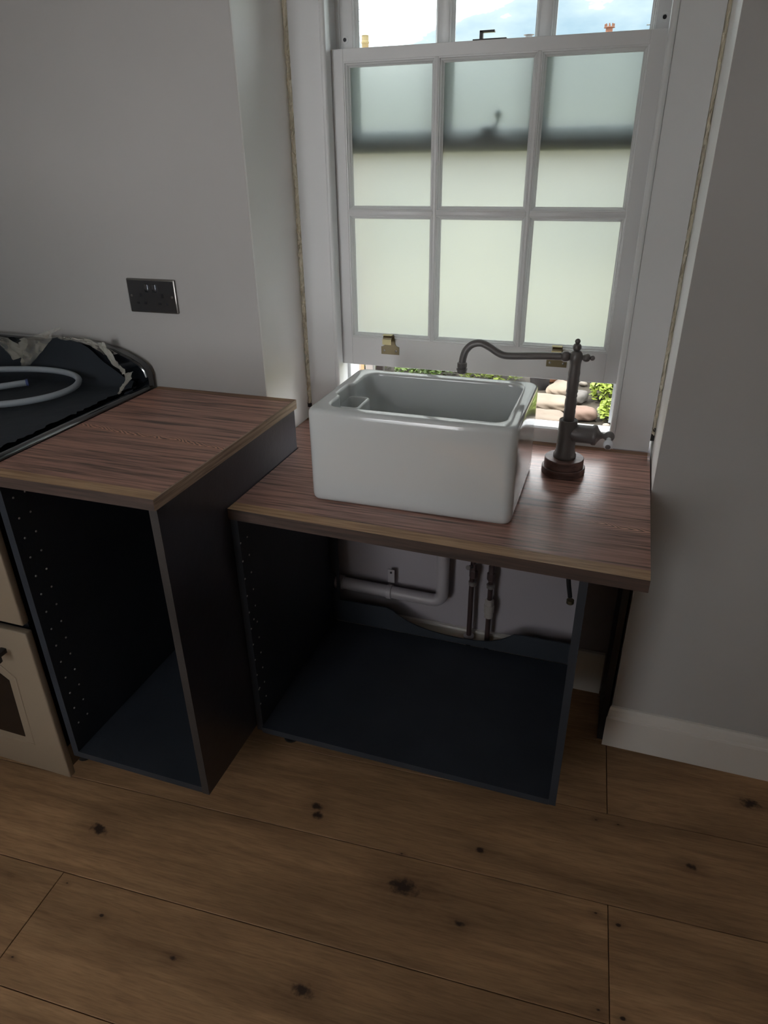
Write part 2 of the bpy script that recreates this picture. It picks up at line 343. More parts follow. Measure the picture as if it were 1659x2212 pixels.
o = link('wall_side', B(-2.32, -2.2, -2.9, .42, -.02, 2.55), WALL); tag(o, 'plain side wall at the far left of the room', 'wall', kind='structure')
o = link('wall_side', B(3.0, 3.12, -2.9, .42, -.02, 2.55), WALL); tag(o, 'plain side wall at the far right of the room', 'wall', kind='structure')
rb = bmesh.new()
for a in ((-2.2, -.6, 0, 2.55), (.1, 3.0, 0, 2.55), (-.6, .1, 0, .3), (-.6, .1, 2.0, 2.55)): box(rb, a[0], a[1], -2.90, -2.80, a[2], a[3])  # rear wall, with an opening added to let in fill light
o = link('wall_rear', rb, REVEAL); tag(o, 'rear wall of the room with an added opening for fill light', 'wall', kind='structure')
w2 = thing('fill_opening', (-.25, -2.86, .3), 'added white framed rear opening, unseen, for fill light', 'window', kind='structure')  # unseen window frame, added around the fill light opening
fb = bmesh.new()
for a in ((-.6, -.55, .3, 2.0), (.05, .1, .3, 2.0), (-.55, .05, .3, .36), (-.55, .05, 1.94, 2.0)): box(fb, a[0], a[1], -2.88, -2.83, a[2], a[3])
link('window_frame', fb, TRIM, w2)
# skirtings
def skirt(name, pts_fn, label):
    o = link(name, pts_fn, SKIRT); tag(o, label, 'baseboard', kind='structure'); return o
prof = [(0, 0), (.018, 0), (.018, .098), (.0165, .103), (.013, .105), (.0125, .112), (.010, .124), (.006, .131), (0, .132)]
bm = bmesh.new(); L0 = [bm.verts.new((XR - .012 + (-d if d > 0 else 0) * 0 - .0, -d, z)) for d, z in prof]
for v, (d, z) in zip(L0, prof): v.co.x = XR - d * .55
R0 = [bm.verts.new((3.0, -d, z)) for d, z in prof]
bm.faces.new(L0); bm.faces.new(R0)
for i in range(len(prof)): j = (i + 1) % len(prof); bm.faces.new((L0[i], L0[j], R0[j], R0[i]))
skirt('baseboard_right', bm, 'cream moulded skirting board along the right wall')
bm = bmesh.new(); prism(bm, [(.206, 0), (.191, 0), (.191, .140), (.194, .146), (.206, .146)], .0025, .945, 'yz')
skirt('baseboard_back', bm, 'low white skirting board on the wall under the window')

# ================================================================== WINDOW
win = thing('window_1', (.49, .30, .785), 'white timber sliding sash window with frosted lower panes above the sink', 'window', kind='structure')
fx0, fx1 = .017, .966; jx0, jx1 = .109, .8665
bm = bmesh.new()
box(bm, fx0, jx0 - .012, D, .40, .785, TOP); box(bm, jx1 + .012, fx1, D, .40, .785, TOP)
box(bm, jx0 - .012, jx0, .262, .40, .785, TOP); box(bm, jx1, jx1 + .012, .262, .40, .785, TOP)
box(bm, jx0 - .012, jx1 + .012, D, .40, 2.245, TOP)
link('window_frame', bm, TRIM, win)
def bead(x0, x1, z0, z1, inner):
    b = bmesh.new(); r = (x1 - x0) / 2; c = (x0 + x1) / 2
    pts = [(x0, .262), (x0, .236)] + [(c - r * math.cos(PI * i / 8), .236 - r * .9 * math.sin(PI * i / 8)) for i in range(1, 8)] + [(x1, .236), (x1, .262)]
    return prism(b, pts, z0, z1)
link('staff_bead', bead(jx0 - .0115, jx0 + .003, .826, TOP, 1), TRIM, win, True)
link('staff_bead', bead(jx1 - .003, jx1 + .0115, .826, TOP, 1), TRIM, win, True)
link('parting_bead', B(jx0, jx0 + .009, .307, .3135, .83, 2.245), TRIM, win)
link('parting_bead', B(jx1 - .009, jx1, .307, .3135, .83, 2.245), TRIM, win)
bm = bmesh.new(); prism(bm, [(D, .757), (.43, .757), (.43, .762), (.30, .790), (.292, .822), (.285, .828), (.252, .828), (.236, .828), (.230, .824), (.230, .818), (D, .815)], jx0 - .0119, jx1 + .0119, 'yz')
link('window_sill', bm, TRIM, win)
# lower sash
SY0, SY1 = .268, .306
zb, zt = .948, 1.7025
ox = [(.141, .3675), (.3755, .6005), (.6085, .831)]          # openings between face edges
oz = [(1.026, 1.342), (1.352, 1.6765)]
gx = .0105
def sash(par, name, y0, y1, zb, zt, oxs, ozs, mat_pane, xs0, xs1, barw=.010):
    bm = bmesh.new()
    box(bm, xs0, oxs[0][0], y0, y1, zb, zt, .0012, 1); box(bm, oxs[-1][1], xs1, y0, y1, zb, zt, .0012, 1)
    box(bm, oxs[0][0], oxs[-1][1], y0, y1, ozs[-1][1], zt, .0008, 1); box(bm, oxs[0][0], oxs[-1][1], y0, y1, zb, ozs[0][0], .0008, 1)
    s = link(name, bm, TRIM, par)
    for (a, b) in zip(oxs, oxs[1:]): link('glazing_bar', B(a[1], b[0], y0 + .0005, y1 - .004, ozs[0][0], ozs[-1][1], .0015, 2), TRIM, s, True)
    for (a, b) in zip(ozs, ozs[1:]):
        bm = bmesh.new()
        for (c, d) in oxs: box(bm, c, d, y0 + .0005, y1 - .004, a[1], b[0], .0012, 2)
        link('glazing_bar', bm, TRIM, s, True)
    pr = [(0, y0 + .0015), (.0025, y0 + .002), (.0035, y0 + .006), (.006, y0 + .0075), (.008, y0 + .011), (.0085, y0 + .0145), (gx, y0 + .016), (gx, y0 + .021), (0, y0 + .021)]
    for (a, b) in oxs:
        for (c, d) in ozs:
            bm = bmesh.new(); rings = []
            V = [[bm.verts.new(p) for p in ((a + o, y, c + o), (b - o, y, c + o), (b - o, y, d - o), (a + o, y, d - o))] for o, y in pr]
            for r0, r1 in zip(V, V[1:] + V[:1]):
                for i in range(4): j = (i + 1) % 4; bm.faces.new((r0[i], r0[j], r1[j], r1[i]))
            link('glazing_moulding', bm, TRIM, s)
            link('pane', B(a + .002, b - .002, y0 + .0215, y0 + .0255, c + .002, d - .002), mat_pane, s)
    return s
ls = sash(win, 'lower_sash', SY0, SY1, zb, zt, ox, oz, FROST, .1095, .866)
us = sash(win, 'upper_sash', .314, .350, 1.482, 2.238, [(.150, .3625), (.3875, .5925), (.6175, .836)], [(1.521, 1.86), (1.872, 2.19)], CLEAR, .1095, .866)
for x in (.130, .853):
    bm = bmesh.new(); lathe(bm, [(.009, 0), (.009, .0015), (.0065, .0022), (.0042, .0016), (.0040, .0012)], (x, .314, 1.726 if x < .5 else 1.728), (0, -1, 0), 20)
    o = link('hole_collar', bm, TRIM, win, True)
    bm = bmesh.new(); lathe(bm, [(.0041, 0), (.0041, .0024)], (x, .314, 1.726 if x < .5 else 1.728), (0, -1, 0), 16); link('stop_hole', bm, SLOT, win, label='small dark round hole in the upper sash')
# sash lock keep on top of lower sash
bm = bmesh.new(); box(bm, .452, .528, .272, .300, zt, zt + .003, .001); box(bm, .466, .474, .278, .290, zt, zt + .019, .001); box(bm, .466, .500, .278, .290, zt + .015, zt + .0195, .001)
link('sash_lock', bm, HANDLE, win, label='small dark angled catch on top of the lower sash')
bm = bmesh.new(); box(bm, .455, .530, .310, .330, 1.521, 1.5245, .001); box(bm, .474, .512, .306, .322, 1.5245, 1.538, .004)
tube(bm, smoothpath([(.505, .311, 1.536), (.512, .309, 1.545), (.513, .308, 1.556)]), .003); lathe(bm, ball(.0085, .009), (.513, .308, 1.552), (0, 0, 1), 16)
link('sash_fastener', bm, mat('aged_fastener', (.10, .10, .09), .4, metal=.6), win, True, label='lever fastener on the upper sash seen through frosted glass')
# brass hook lifts
for cx in (.254, .709):
    z0 = .9835 if cx < .5 else .982
    bm = bmesh.new(); zc = z0
    pts = [(cx - .026, zc), (cx + .026, zc), (cx + .026, zc + .021)] + [(cx + .026 - .012 * math.sin(a) , zc + .033 - .012 * math.cos(a)) for a in (0.3, .8, 1.3)] + [(cx + .012, zc + .047), (cx - .012, zc + .047)] + [(cx - .026 + .012 * math.sin(a), zc + .033 - .012 * math.cos(a)) for a in (1.3, .8, .3)] + [(cx - .026, zc + .021)]
    prism(bm, pts, .2655, .268, 'xz')
    arc = [(.2665 - .013 + .013 * math.cos(a), zc + .047 + .013 * math.sin(a) * .7) for a in [PI * i / 8 for i in range(9)]]
    ring = arc + [(y + (.0018 if i < 4 else -.0018 if i > 4 else 0), z + .0016) for i, (y, z) in reversed(list(enumerate(arc)))]
    prism(bm, ring, cx - .012, cx + .012, 'yz')
    lf = link('sash_lift', bm, BRASS, win, label='left brass hook lift on the lower sash' if cx < .5 else 'right brass hook lift behind the tap spout')
    bm = bmesh.new(); box(bm, cx - .0135, cx + .0115, .2375, .2393, zc + .033, zc + .048, .0008); box(bm, cx - .0135, cx + .0115, .2393, .254, zc + .0575, zc + .0590)
    link('tape', bm, TAPE, lf, label='cream tape over the hook')
    for dx in (-.017, .017):
        bm = bmesh.new(); lathe(bm, [(.0032, 0), (.003, .001), (.0012, .0014), (.001, .0004)], (cx + dx, .2655, zc + .010), (0, -1, 0), 14); link('screw', bm, NICKELRIM, lf, True)
# rough filler in the gap between reveal and frame
def foam(xa, xb, seed, zlo=.80):
    rnd = random.Random(seed); bm = bmesh.new(); n = 170; rows = []
    for i in range(n):
        z = zlo + (TOP - zlo - .005) * i / (n - 1); row = []
        for j in range(5):
            x = xa + (xb - xa) * j / 4; y = D + .004 + rnd.uniform(-.002, .006) - (.004 if j in (1, 2, 3) else 0)
            row.append(bm.verts.new((x + (rnd.uniform(-.0022, .0022) if 0 < j < 4 else 0), y, z + rnd.uniform(-.002, .002))))
        rows.append(row)
    for a, b in zip(rows, rows[1:]):
        for j in range(4): bm.faces.new((a[j], a[j + 1], b[j + 1], b[j]))
    return bm
link('gap_filler', foam(.0025, .0168, 3, .826), FOAM, win, label='rough crumbly filler left of the window frame')
link('gap_filler', foam(.9662, .9748, 5, .826), FOAM, win, label='rough crumbly filler right of the window frame')
link('packer', B(.0025, .0168, .240, .26, .815, .828), DARKBOARD, win); link('packer', B(.9662, .9748, .240, .26, .815, .850), DARKBOARD, win)

# ================================================================== WORKTOPS
def worktop(name, loc, label, zt_, zb_, poly, strips, m):
    w = thing(name, loc, label, 'worktop')
    bm = bmesh.new(); prism(bm, poly, zb_, zt_); link('top_panel', bm, m, w)
    for nm, pts, mm, lab in strips:
        bm = bmesh.new(); prism(bm, pts, zb_ - .0004, zt_ + .0002); link(nm, bm, mm, w, label=lab)
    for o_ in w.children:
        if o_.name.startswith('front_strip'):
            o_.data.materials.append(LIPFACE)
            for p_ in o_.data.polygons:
                if p_.normal.y < -.7: p_.material_index = 1  # front-facing faces get a darker wood colour than the top
    return w
ux0 = -.3315
worktop('upper_worktop', (-.12, -.3, .897), 'higher dark wood worktop with pale edge strips beside the cooker', .92, .897,
        [(ux0, -.5805), (.0795, -.5805), (.0805, -.0235), (ux0, -.0235)],
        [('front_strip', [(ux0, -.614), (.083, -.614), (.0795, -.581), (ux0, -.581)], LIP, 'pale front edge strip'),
         ('side_strip', [(.0835, -.6138), (.0845, -.001), (.081, -.0232), (.080, -.5808)], LIPSIDE, 'pale side edge strip'),
         ('back_strip', [(ux0, -.0230), (.0807, -.0230), (.0843, -.001), (ux0, -.001)], LIPB, 'brown back edge strip')], WENGE_U)
Z1, Z0 = .783, .757
worktop('lower_worktop', (.5, -.1, Z0), 'lower dark wood worktop with pale front strip under the window', Z1, Z0,
        [(.0785, -.3365), (.9668, -.3635), (.9705, .213), (.004, .213), (.004, .0065), (.0785, .0065)],
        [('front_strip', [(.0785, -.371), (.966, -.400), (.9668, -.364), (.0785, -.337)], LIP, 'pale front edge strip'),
         ('back_strip', [(.004, .2135), (.9705, .2135), (.9705, .2365), (.004, .2365)], LIPB, 'brown back edge strip')], WENGE_L)

# ================================================================== CABINETS
def leg_at(par, x, y, z1):
    bm = bmesh.new(); lathe(bm, [(.022, 0), (.022, .006), (.013, .010), (.013, z1 - .012), (.020, z1 - .008), (.020, z1)], (x, y, 0), seg=16); link('leg', bm, BLACKP, par, True)
def holes(par, x, cols, z0, z1, extra=()):
    bm = bmesh.new(); rnd = random.Random(4)
    for k, y in enumerate(cols):
        z = z0; i = 0
        while z <= z1:
            lathe(bm, [(.0023, 0), (.0023, .0012)], (x, y, z), (1, 0, 0), 8); z += .0482; i += 1
    for y, z in extra: lathe(bm, [(.0023, 0), (.0023, .0012)], (x, y, z), (1, 0, 0), 8)
    link('shelf_pin_holes', bm, PINHOLE, par, kind='stuff')
CB = .130
tc_ = thing('tall_cabinet', (-.12, -.3, 0), 'open navy base cabinet under the higher worktop, doors missing', 'cabinet')
o = link('side_panel', B(.0585, .0765, -.6, -.001, CB, .8965), NAVY_SIDE, tc_, label='dark stained right side panel')
link('panel_edge', B(.0583, .0767, -.6012, -.6002, CB, .8965), NAVY_EDGE, tc_, label='worn brownish front edge of the side panel')
link('side_panel', B(-.318, -.300, -.6, -.001, CB, .8965), NAVY, tc_)
link('bottom_panel', B(-.2998, .0583, -.6, -.012, CB, CB + .018), NAVY, tc_)
link('back_panel', B(-.2998, .0583, -.010, -.002, CB, .895), NAVY, tc_)
holes(tc_, -.300, (-.544, -.576), .225, .86)
for x, y in ((-.27, -.40), (-.04, -.42), (-.27, -.06), (.03, -.06)): leg_at(tc_, x, y, CB)
sc_ = thing('sink_cabinet', (.47, -.1, 0), 'open navy base cabinet below the sink with cut-out back board', 'cabinet')
link('side_panel', B(.079, .097, -.366, .189, .118, .7566), NAVY, sc_)
link('side_panel', B(.8435, .860, -.375, .170, .125, .7566), NAVY, sc_)
link('panel_edge', B(.8434, .8602, -.3765, -.3755, .125, .7566), NAVY, sc_)
link('bottom_panel', B(.0972, .8433, -.372, .1295, .118, .136), NAVY, sc_)
cut = [(.0972, .137), (.0972, .256), (.113, .258), (.113, .314), (.0972, .316), (.0972, .7566), (.124, .7566), (.122, .218), (.225, .218), (.279, .220), (.300, .212), (.317, .198), (.345, .183), (.378, .172), (.42, .162), (.467, .157), (.52, .155), (.57, .158), (.61, .166), (.64, .178), (.66, .192), (.678, .206), (.705, .209), (.8433, .209), (.8433, .137)]
bm = bmesh.new(); prism(bm, [(a, b) for a, b in cut], .130, .135, 'xz'); link('back_panel', bm, NAVY, sc_, label='low navy back board with a scooped cut-out')
holes(sc_, .097, (-.334, -.3645), .212, .74, ((-.348, .470), (-.360, .262)))
for x, y in ((.12, -.26), (.81, -.22), (.12, .12), (.81, .12)): leg_at(sc_, x, y, .118)
ep = link('end_support_board', B(.949, .9655, .002, .188, 0, .7566), DARKBOARD); tag(ep, 'dark upright board against the right reveal holding up the lower worktop', 'board')

# ================================================================== SINK
sk = thing('belfast_sink', (.463, -.10, Z1), 'white glazed ceramic butler sink standing on the lower worktop', 'sink')
X0, X1, Y0, Y1, ZS = .2365, .690, -.270, .066, .998
rings = []
def oring(i, z, r): return rrect(X0 + i, X1 - i, Y0 + i, Y1 - i, z, r)
for i, z, r in ((.008, Z1, .014), (.003, Z1 + .002, .019), (.0006, Z1 + .007, .021), (0, Z1 + .015, .022)): rings.append(oring(i, z, r))
for k in range(1, 8): rings.append(oring(0, Z1 + .015 + (ZS - .014 - Z1 - .015) * k / 7, .022))
for k in range(1, 6): a = PI / 2 * k / 5; rings.append(oring(.012 * (1 - math.cos(a)), ZS - .012 + .012 * math.sin(a), .022 - .004 * (1 - math.cos(a))))
ix0, ix1, iy0, iy1 = X0 + .038, X1 - .031, Y0 + .033, Y1 - .036
def iring(o, z, r, notch=0):
    R_ = rrect(ix0 + o, ix1 - o, iy0 + o, iy1 - o, z, r)
    for v in R_:
        if abs(v.x - (ix0 + o)) < .0005 and notch:
            w_ = min(max((v.y + .160) / .012, 0), 1) * min(max((-.066 - v.y) / .012, 0), 1); v.x -= notch * w_
    return R_
for k in range(0, 6): a = PI / 2 * k / 5; rings.append(iring(-.006 * (1 - math.sin(a)), ZS - .006 * (1 - math.cos(a)), .03, .013))
for z, o_, n_ in ((.985, .0003, .013), (.965, .0006, .013), (.94, .001, .013), (.925, .0013, .004), (.90, .0018, 0), (.87, .0025, 0), (.84, .0035, 0), (.825, .006, 0), (.817, .012, 0), (.812, .022, 0)): rings.append(iring(o_, z, .03 + o_, n_))
bm = bmesh.new(); loft(bm, rings, True); link('basin', bm, CERAMIC, sk, True, angle=50)
# overflow weir
bm = bmesh.new(); ya, yb = -.160, -.066
def wr_(o, z, r): return rrect(ix0 - .01, ix0 + .040 - o, ya + o, yb - o, z, r, 5, 4)
rg = [wr_(0, .822, .012), wr_(0, .963, .012)] + [wr_(.005 * (1 - math.cos(PI / 2 * k / 4)), .963 + .005 * math.sin(PI / 2 * k / 4), .012) for k in range(1, 5)]
def wi_(o, z, r): return rrect(ix0 - .0098, ix0 + .034 - o, ya + .011 + o, yb - .011 - o, z, r, 5, 4)
rg += [wi_(-.002, .968, .009), wi_(0, .965, .009), wi_(.001, .930, .009), wi_(.004, .905, .009)]
loft(bm, rg, True); link('overflow_pocket', bm, CERAMIC, sk, True, angle=50)

# ================================================================== TAP
TX, TY = .767, .05
tp = thing('bridge_tap', (TX, TY, Z1), 'dark bronze traditional tap on round wooden bases beside the sink', 'tap')
def disc(r, z0, z1, mm, lab=None):
    bm = bmesh.new(); lathe(bm, [(r - .0015, z0), (r, z0 + .0015), (r, z1 - .0015), (r - .0015, z1)], (TX, TY, 0), seg=48); return link('base_ring', bm, mm, tp, True, label=lab)
disc(.0515, Z1 + .0004, Z1 + .018, RINGWOOD, 'wider lower wooden ring'); disc(.0465, Z1 + .018, Z1 + .040, RINGWOOD, 'upper wooden ring')
zb_ = Z1 + .040
bm = bmesh.new()
lathe(bm, [(.0265, zb_), (.0272, zb_ + .003), (.0268, zb_ + .008), (.0245, zb_ + .012), (.0235, zb_ + .016), (.0222, zb_ + .019), (.0215, .915), (.0208, .9175), (.0196, .918), (.0190, .9165), (.0125, .916)], (TX, TY, 0), seg=40)
link('tap_body', bm, BRONZE, tp, True, angle=40)
rnd = random.Random(2); pf = [(.0125, .914)]
z = .918
seq = [(.0132, .930), (.0138, .938), (.0129, .944), (.0137, .955), (.0134, .966), (.0120, .972), (.0137, .976), (.0122, .982), (.0138, .986), (.0128, .992), (.0134, 1.004), (.0138, 1.012), (.0129, 1.020), (.0136, 1.030), (.0126, 1.038), (.0126, 1.048), (.0130, 1.054)]
pf += seq; pf += [(.0138, 1.058), (.0150, 1.066), (.0138, 1.074), (.0105, 1.079), (.0065, 1.081)] + ball(.0098, 1.0885, 6, -.6, .6) + ball(.0062, 1.1015, 6, -.6, 1)
bm = bmesh.new(); lathe(bm, pf, (TX, TY, 0), seg=28); link('column', bm, BRONZE, tp, True, angle=60)
bm = bmesh.new(); ZH = 1.066
lathe(bm, [(.006, .008)] + [(.0075, .014)] + ball(.0125, .035, 6, -.7, .7) + [(.0090, .045)], (TX + .012, TY, ZH), (-1, 0, 0), 24)
lathe(bm, [(.007, .010), (.006, .014)] + ball(.0095, .023, 6, -.6, .6) + ball(.0058, .036, 6, -.6, 1), (TX, TY, ZH), (1, 0, 0), 24)
link('side_finial', bm, BRONZE, tp, True, angle=60)
sp = smoothpath([(.735, .049, 1.0655), (.70, .048, 1.0645), (.66, .046, 1.062), (.625, .044, 1.060), (.605, .0435, 1.0605), (.590, .043, 1.066), (.570, .0425, 1.078), (.550, .042, 1.0855), (.530, .0415, 1.081), (.516, .041, 1.067), (.510, .0405, 1.050), (.508, .040, 1.034)], 6)
bm = bmesh.new(); tube(bm, sp, [.0086] * len(sp), 18); link('spout', bm, BRONZE, tp, True, angle=60)
bm = bmesh.new(); lathe(bm, [(.0095, .004), (.0118, .002), (.0118, -.007), (.0105, -.008), (.0105, -.010), (.0132, -.011), (.0132, -.014), (.0118, -.0155), (.0118, -.021), (.010, -.022)], (.508, .040, 1.034), (0, 0, 1), 24); link('aerator', bm, BRONZE, tp, True)
bm = bmesh.new(); lathe(bm, [(.018, 0), (.0215, .015), (.0215, .056), (.0238, .058), (.0245, .062), (.0238, .067), (.016, .071), (.008, .077), (.0058, .083), (.008, .087)] + ball(.0125, .096, 7, -.6, 1), (TX, TY, .885), (1, 0, 0), 30)
link('valve_body', bm, BRONZE, tp, True, angle=50)
bm = bmesh.new(); lathe(bm, [(.0062, .006), (.0050, .016), (.0055, .020), (.0095, .024), (.0112, .030), (.0105, .037), (.006, .041)], (TX + .096, TY, .885), (0, -1, -.28), 22); lv = link('lever', bm, PORCELAIN, tp, True, angle=60, label='small white porcelain lever')
bm = bmesh.new(); lathe(bm, [(.006, .040), (.0062, .0425), (.004, .045)], (TX + .096, TY, .885), (0, -1, -.28), 16); link('lever_cap', bm, BRONZE, lv, True)
# tap tail hanging under the worktop
bm = bmesh.new(); tl = smoothpath([(.8065, .05, .7545), (.8065, .05, .72), (.807, .05, .64), (.812, .05, .50), (.824, .05, .425)], 5); tube(bm, tl, .006, 10); tt = link('tap_tail', bm, BLACKP, tp, True, label='black flexible tail hanging below the worktop')
bm = bmesh.new(); lathe(bm, [(.008, .0), (.010, .002), (.010, .012), (.006, .013)], (.826, .05, .404), (0, 0, 1), 14); link('brass_nut', bm, BRASS, tt, True)

# ================================================================== PIPES
py = .165
bm = bmesh.new(); pth = [(.102, py, .262), (.11, py, .262), (.30, py, .258)] + [(.418 + .030 * math.sin(a), py, .286 - .030 * math.cos(a)) for a in [PI / 2 * i / 6 for i in range(7)]] + [(.448, py, .50), (.448, py, .745)]
tube(bm, pth, .0195, 20); wp = link('waste_pipe', bm, PVC, None, True); tag(wp, 'white plastic waste pipe running along the wall and up under the sink', 'pipe')
bm = bmesh.new(); lathe(bm, [(.0215, 0), (.0225, .002), (.0225, .026), (.0205, .028)], (.0985, py, .262), (1, 0, 0), 22); link('end_cap', bm, PVC, wp, True)
bm = bmesh.new(); box(bm, .268, .290, .180, .183, .282, .330, .0008); tube(bm, [(.276, py + .0235 * math.cos(a), .259 + .0235 * math.sin(a)) for a in [PI * (-.5 + 1.0 * i / 10) + PI * 0 for i in range(11)]] + [], .002, 6)
lathe(bm, [(.0215, -.008), (.0228, -.007), (.0228, .007), (.0215, .008)], (.279, py, .2585), (1, 0, 0), 24)
pc = link('pipe_clip', bm, PVC, wp, True)
bm = bmesh.new(); lathe(bm, [(.0035, 0), (.0035, .002)], (.279, .180, .320), (0, -1, 0), 10); link('screw', bm, SLOT, pc)
for k, (x, lab) in enumerate(((.537, 'dark copper supply pipe under the sink, nearer the waste pipe'), (.594, 'dark copper supply pipe with pale valve, right of the other'))):
    bm = bmesh.new(); tube(bm, [(x, py, .001), (x, py, .30), (x + (0 if k else .006), py, .735)], .0078, 14); pp = link('supply_pipe', bm, COPPER, None, True); tag(pp, lab, 'pipe')
    bm = bmesh.new(); lathe(bm, [(.011, 0), (.0125, .002), (.0125, .012), (.0095, .014)], (x + (0 if k else .003), py, .335), seg=14); link('collar', bm, FITTING, pp, True)
    bm = bmesh.new(); lathe(bm, [(.0085, 0), (.0125, .004), (.0125, .026), (.009, .030), (.009, .05)], (x + (0 if k else .004), py, .36), seg=6); link('nut', bm, COPPER, pp)
    if k:
        bm = bmesh.new(); lathe(bm, [(.009, 0), (.0135, .003), (.0135, .020), (.0155, .022), (.0155, .046), (.0135, .048), (.0135, .062), (.009, .066)], (x, py, .228), seg=16); link('valve', bm, mat('pale_valve', (.36, .33, .31), .5), pp, True, label='pale inline valve')
    else:
        bm = bmesh.new(); lathe(bm, [(.009, 0), (.0155, .002), (.017, .010), (.0085, .014)], (x, py, .1365), seg=16); link('floor_collar', bm, PVC, pp, True)
        bm = bmesh.new(); lathe(bm, [(.006, 0), (.006, .022), (.0075, .023), (.0075, .027)], (x, py - .004, .402), (-.3, -.9, .3), 10); link('drain_screw', bm, FITTING, pp, True)

# ================================================================== SOCKET
so = thing('double_socket', (-.302, 0, 1.163), 'dark metal double wall socket above the higher worktop', 'socket')
sx0, sx1, sz0, sz1 = -.3745, -.2295, 1.1205, 1.205
bm = bmesh.new(); box(bm, sx0, sx1, -.0065, 0, sz0, sz1, .003, 2); link('cover_plate', bm, NICKELRIM, so, True)
link('face_plate', B(sx0 + .004, sx1 - .004, -.0078, -.0064, sz0 + .004, sz1 - .004, .0008, 1), NICKEL, so, True)
cz = (sz0 + sz1) / 2
for cx, nm in ((sx0 + .040, 0), (sx1 - .040, 1)):
    for dx, dz, w_, h_ in ((0, .002, .0045, .008), (-.011, -.018, .0065, .004), (.011, -.018, .0065, .004)):
        bm = bmesh.new(); box(bm, cx + dx - w_ / 2 - .001, cx + dx + w_ / 2 + .001, -.0084, -.0077, cz + dz - h_ / 2 - .001, cz + dz + h_ / 2 + .001, .0003, 1); pn = link('pin_hole', bm, SLOT, so)
    bm = bmesh.new(); dx = .021 if nm == 0 else -.021
    box(bm, cx + dx - .0055, cx + dx + .0055, -.0105, -.0077, cz + .010, cz + .030, .001); link('rocker_switch', bm, NICKEL, so, True)
for cx in (sx0 + .0115, sx1 - .0115):
    bm = bmesh.new(); lathe(bm, [(.0033, 0), (.003, .0008), (.0012, .0011)], (cx, -.0078, cz), (0, -1, 0), 14); link('screw', bm, NICKELRIM, so, True)

# ================================================================== COOKER
ck = thing('range_cooker', (-.83, -.3, 0), 'cream range cooker with black hob and rounded upstand', 'cooker')
CX0, CX1 = -1.335, -.3345
link('body', B(CX0 + .006, -.3365, -.600, -.014, .085, .900), BLKGLOSS, ck)
for x, y in ((-1.28, -.54), (-.40, -.50), (-1.28, -.08), (-.40, -.08)):
    bm = bmesh.new(); lathe(bm, [(.020, 0), (.020, .01), (.014, .014), (.014, .085)], (x, y, 0), seg=14); link('foot', bm, BLACKP, ck, True)
# hob tray with raised glossy lip
def hr(i, z, r=.03): return rrect(CX0 + i, CX1 - i, -.612 + i, -.014 - i * 0, z, r, 5, 6)
bm = bmesh.new(); rg = [hr(0, .9005), hr(0, .922)] + [hr(.007 * (1 - math.cos(PI / 2 * k / 4)), .922 + .009 * math.sin(PI / 2 * k / 4)) for k in range(1, 5)] + [hr(.013, .931), hr(.018, .929), hr(.024, .9265)]
loft(bm, rg, True); link('hob', bm, BLKGLOSS, ck, True, angle=50)
up = [(CX1 - .001, .925), (CX1 - .001, .958), (CX1 - .005, .975), (CX1 - .018, .990), (CX1 - .045, 1.005), (-.43, 1.024), (-.50, 1.036), (-.60, 1.041), (-1.07, 1.041), (-1.17, 1.036), (-1.25, 1.02), (-1.31, .995), (CX0 + .001, .965), (CX0 + .001, .925)]
bm = bmesh.new(); prism(bm, up, -.034, -.0135, 'xz'); us_ = link('upstand', bm, BLKGLOSS, ck, True, angle=25)
bm = bmesh.new(); tube(bm, [(x - .005 if x > -.8 else x + .005, -.034, z - .004) for x, z in up[1:-1]], .0045, 8); link('upstand_lip', bm, BLKGLOSS, us_, True)
# doors, cream
def door(z0, z1, name):
    bm = bmesh.new(); box(bm, -.868, -.3265, -.623, -.603, z0, z1, .0035, 3); return link(name, bm, CREAM, ck, True)
DY = -.623
d1 = door(.548, .862, 'upper_door'); d2 = door(.070, .527, 'oven_door')
bm = bmesh.new(); box(bm, -1.33, -.3365, -.620, -.602, .868, .893, .003); link('control_panel', bm, BLKGLOSS, ck, True)
def arch(o):
    return [(x_ - .018, z_ - .017) for x_, z_ in [(-.765 - o * 0 - o, .197 - o), (-.415 + o, .197 - o), (-.405 + o, .385 + o * .6), (-.432 + o * .7, .405 + o), (-.50, .425 + o), (-.59, .432 + o), (-.68, .425 + o), (-.748 - o * .7, .405 + o), (-.775 - o, .385 + o * .6)]]
bm = bmesh.new(); prism(bm, arch(-.002), DY - .0015, DY + .002, 'xz'); link('oven_window', bm, OVENGLASS, d2)
bm = bmesh.new(); A_ = arch(.020); tube(bm, [(x, DY + .001, z) for x, z in A_] + [(A_[0][0], DY + .001, A_[0][1])], .0028, 8); link('door_moulding', bm, CREAM, d2, True)
bm = bmesh.new(); box(bm, -.80, -.386, -.664, -.650, .455, .471, .003); box(bm, -.80, -.785, -.654, -.622, .457, .469, .001); box(bm, -.416, -.401, -.654, -.622, .457, .469, .001); link('door_handle', bm, HANDLE, d2, True)
bm = bmesh.new(); box(bm, -1.33, -.875, -.623, -.603, .070, .862, .0035, 3); d3 = link('side_oven_door', bm, CREAM, ck, True)
# protective film on the hob
rnd = random.Random(11)
bm = bmesh.new(); nx, ny = 60, 40; G = {}
for i in range(nx + 1):
    for j in range(ny + 1):
        x = -1.29 + (.915) * i / nx; y = -.575 + .515 * j / ny
        if i == nx: x += rnd.uniform(-.006, .006)
        z = .9285 + .0015 * rnd.random() + .002 * math.sin(x * 31 + y * 17) ** 2
        G[i, j] = bm.verts.new((x, y, z))
for i in range(nx):
    for j in range(ny): bm.faces.new((G[i, j], G[i + 1, j], G[i + 1, j + 1], G[i, j + 1]))
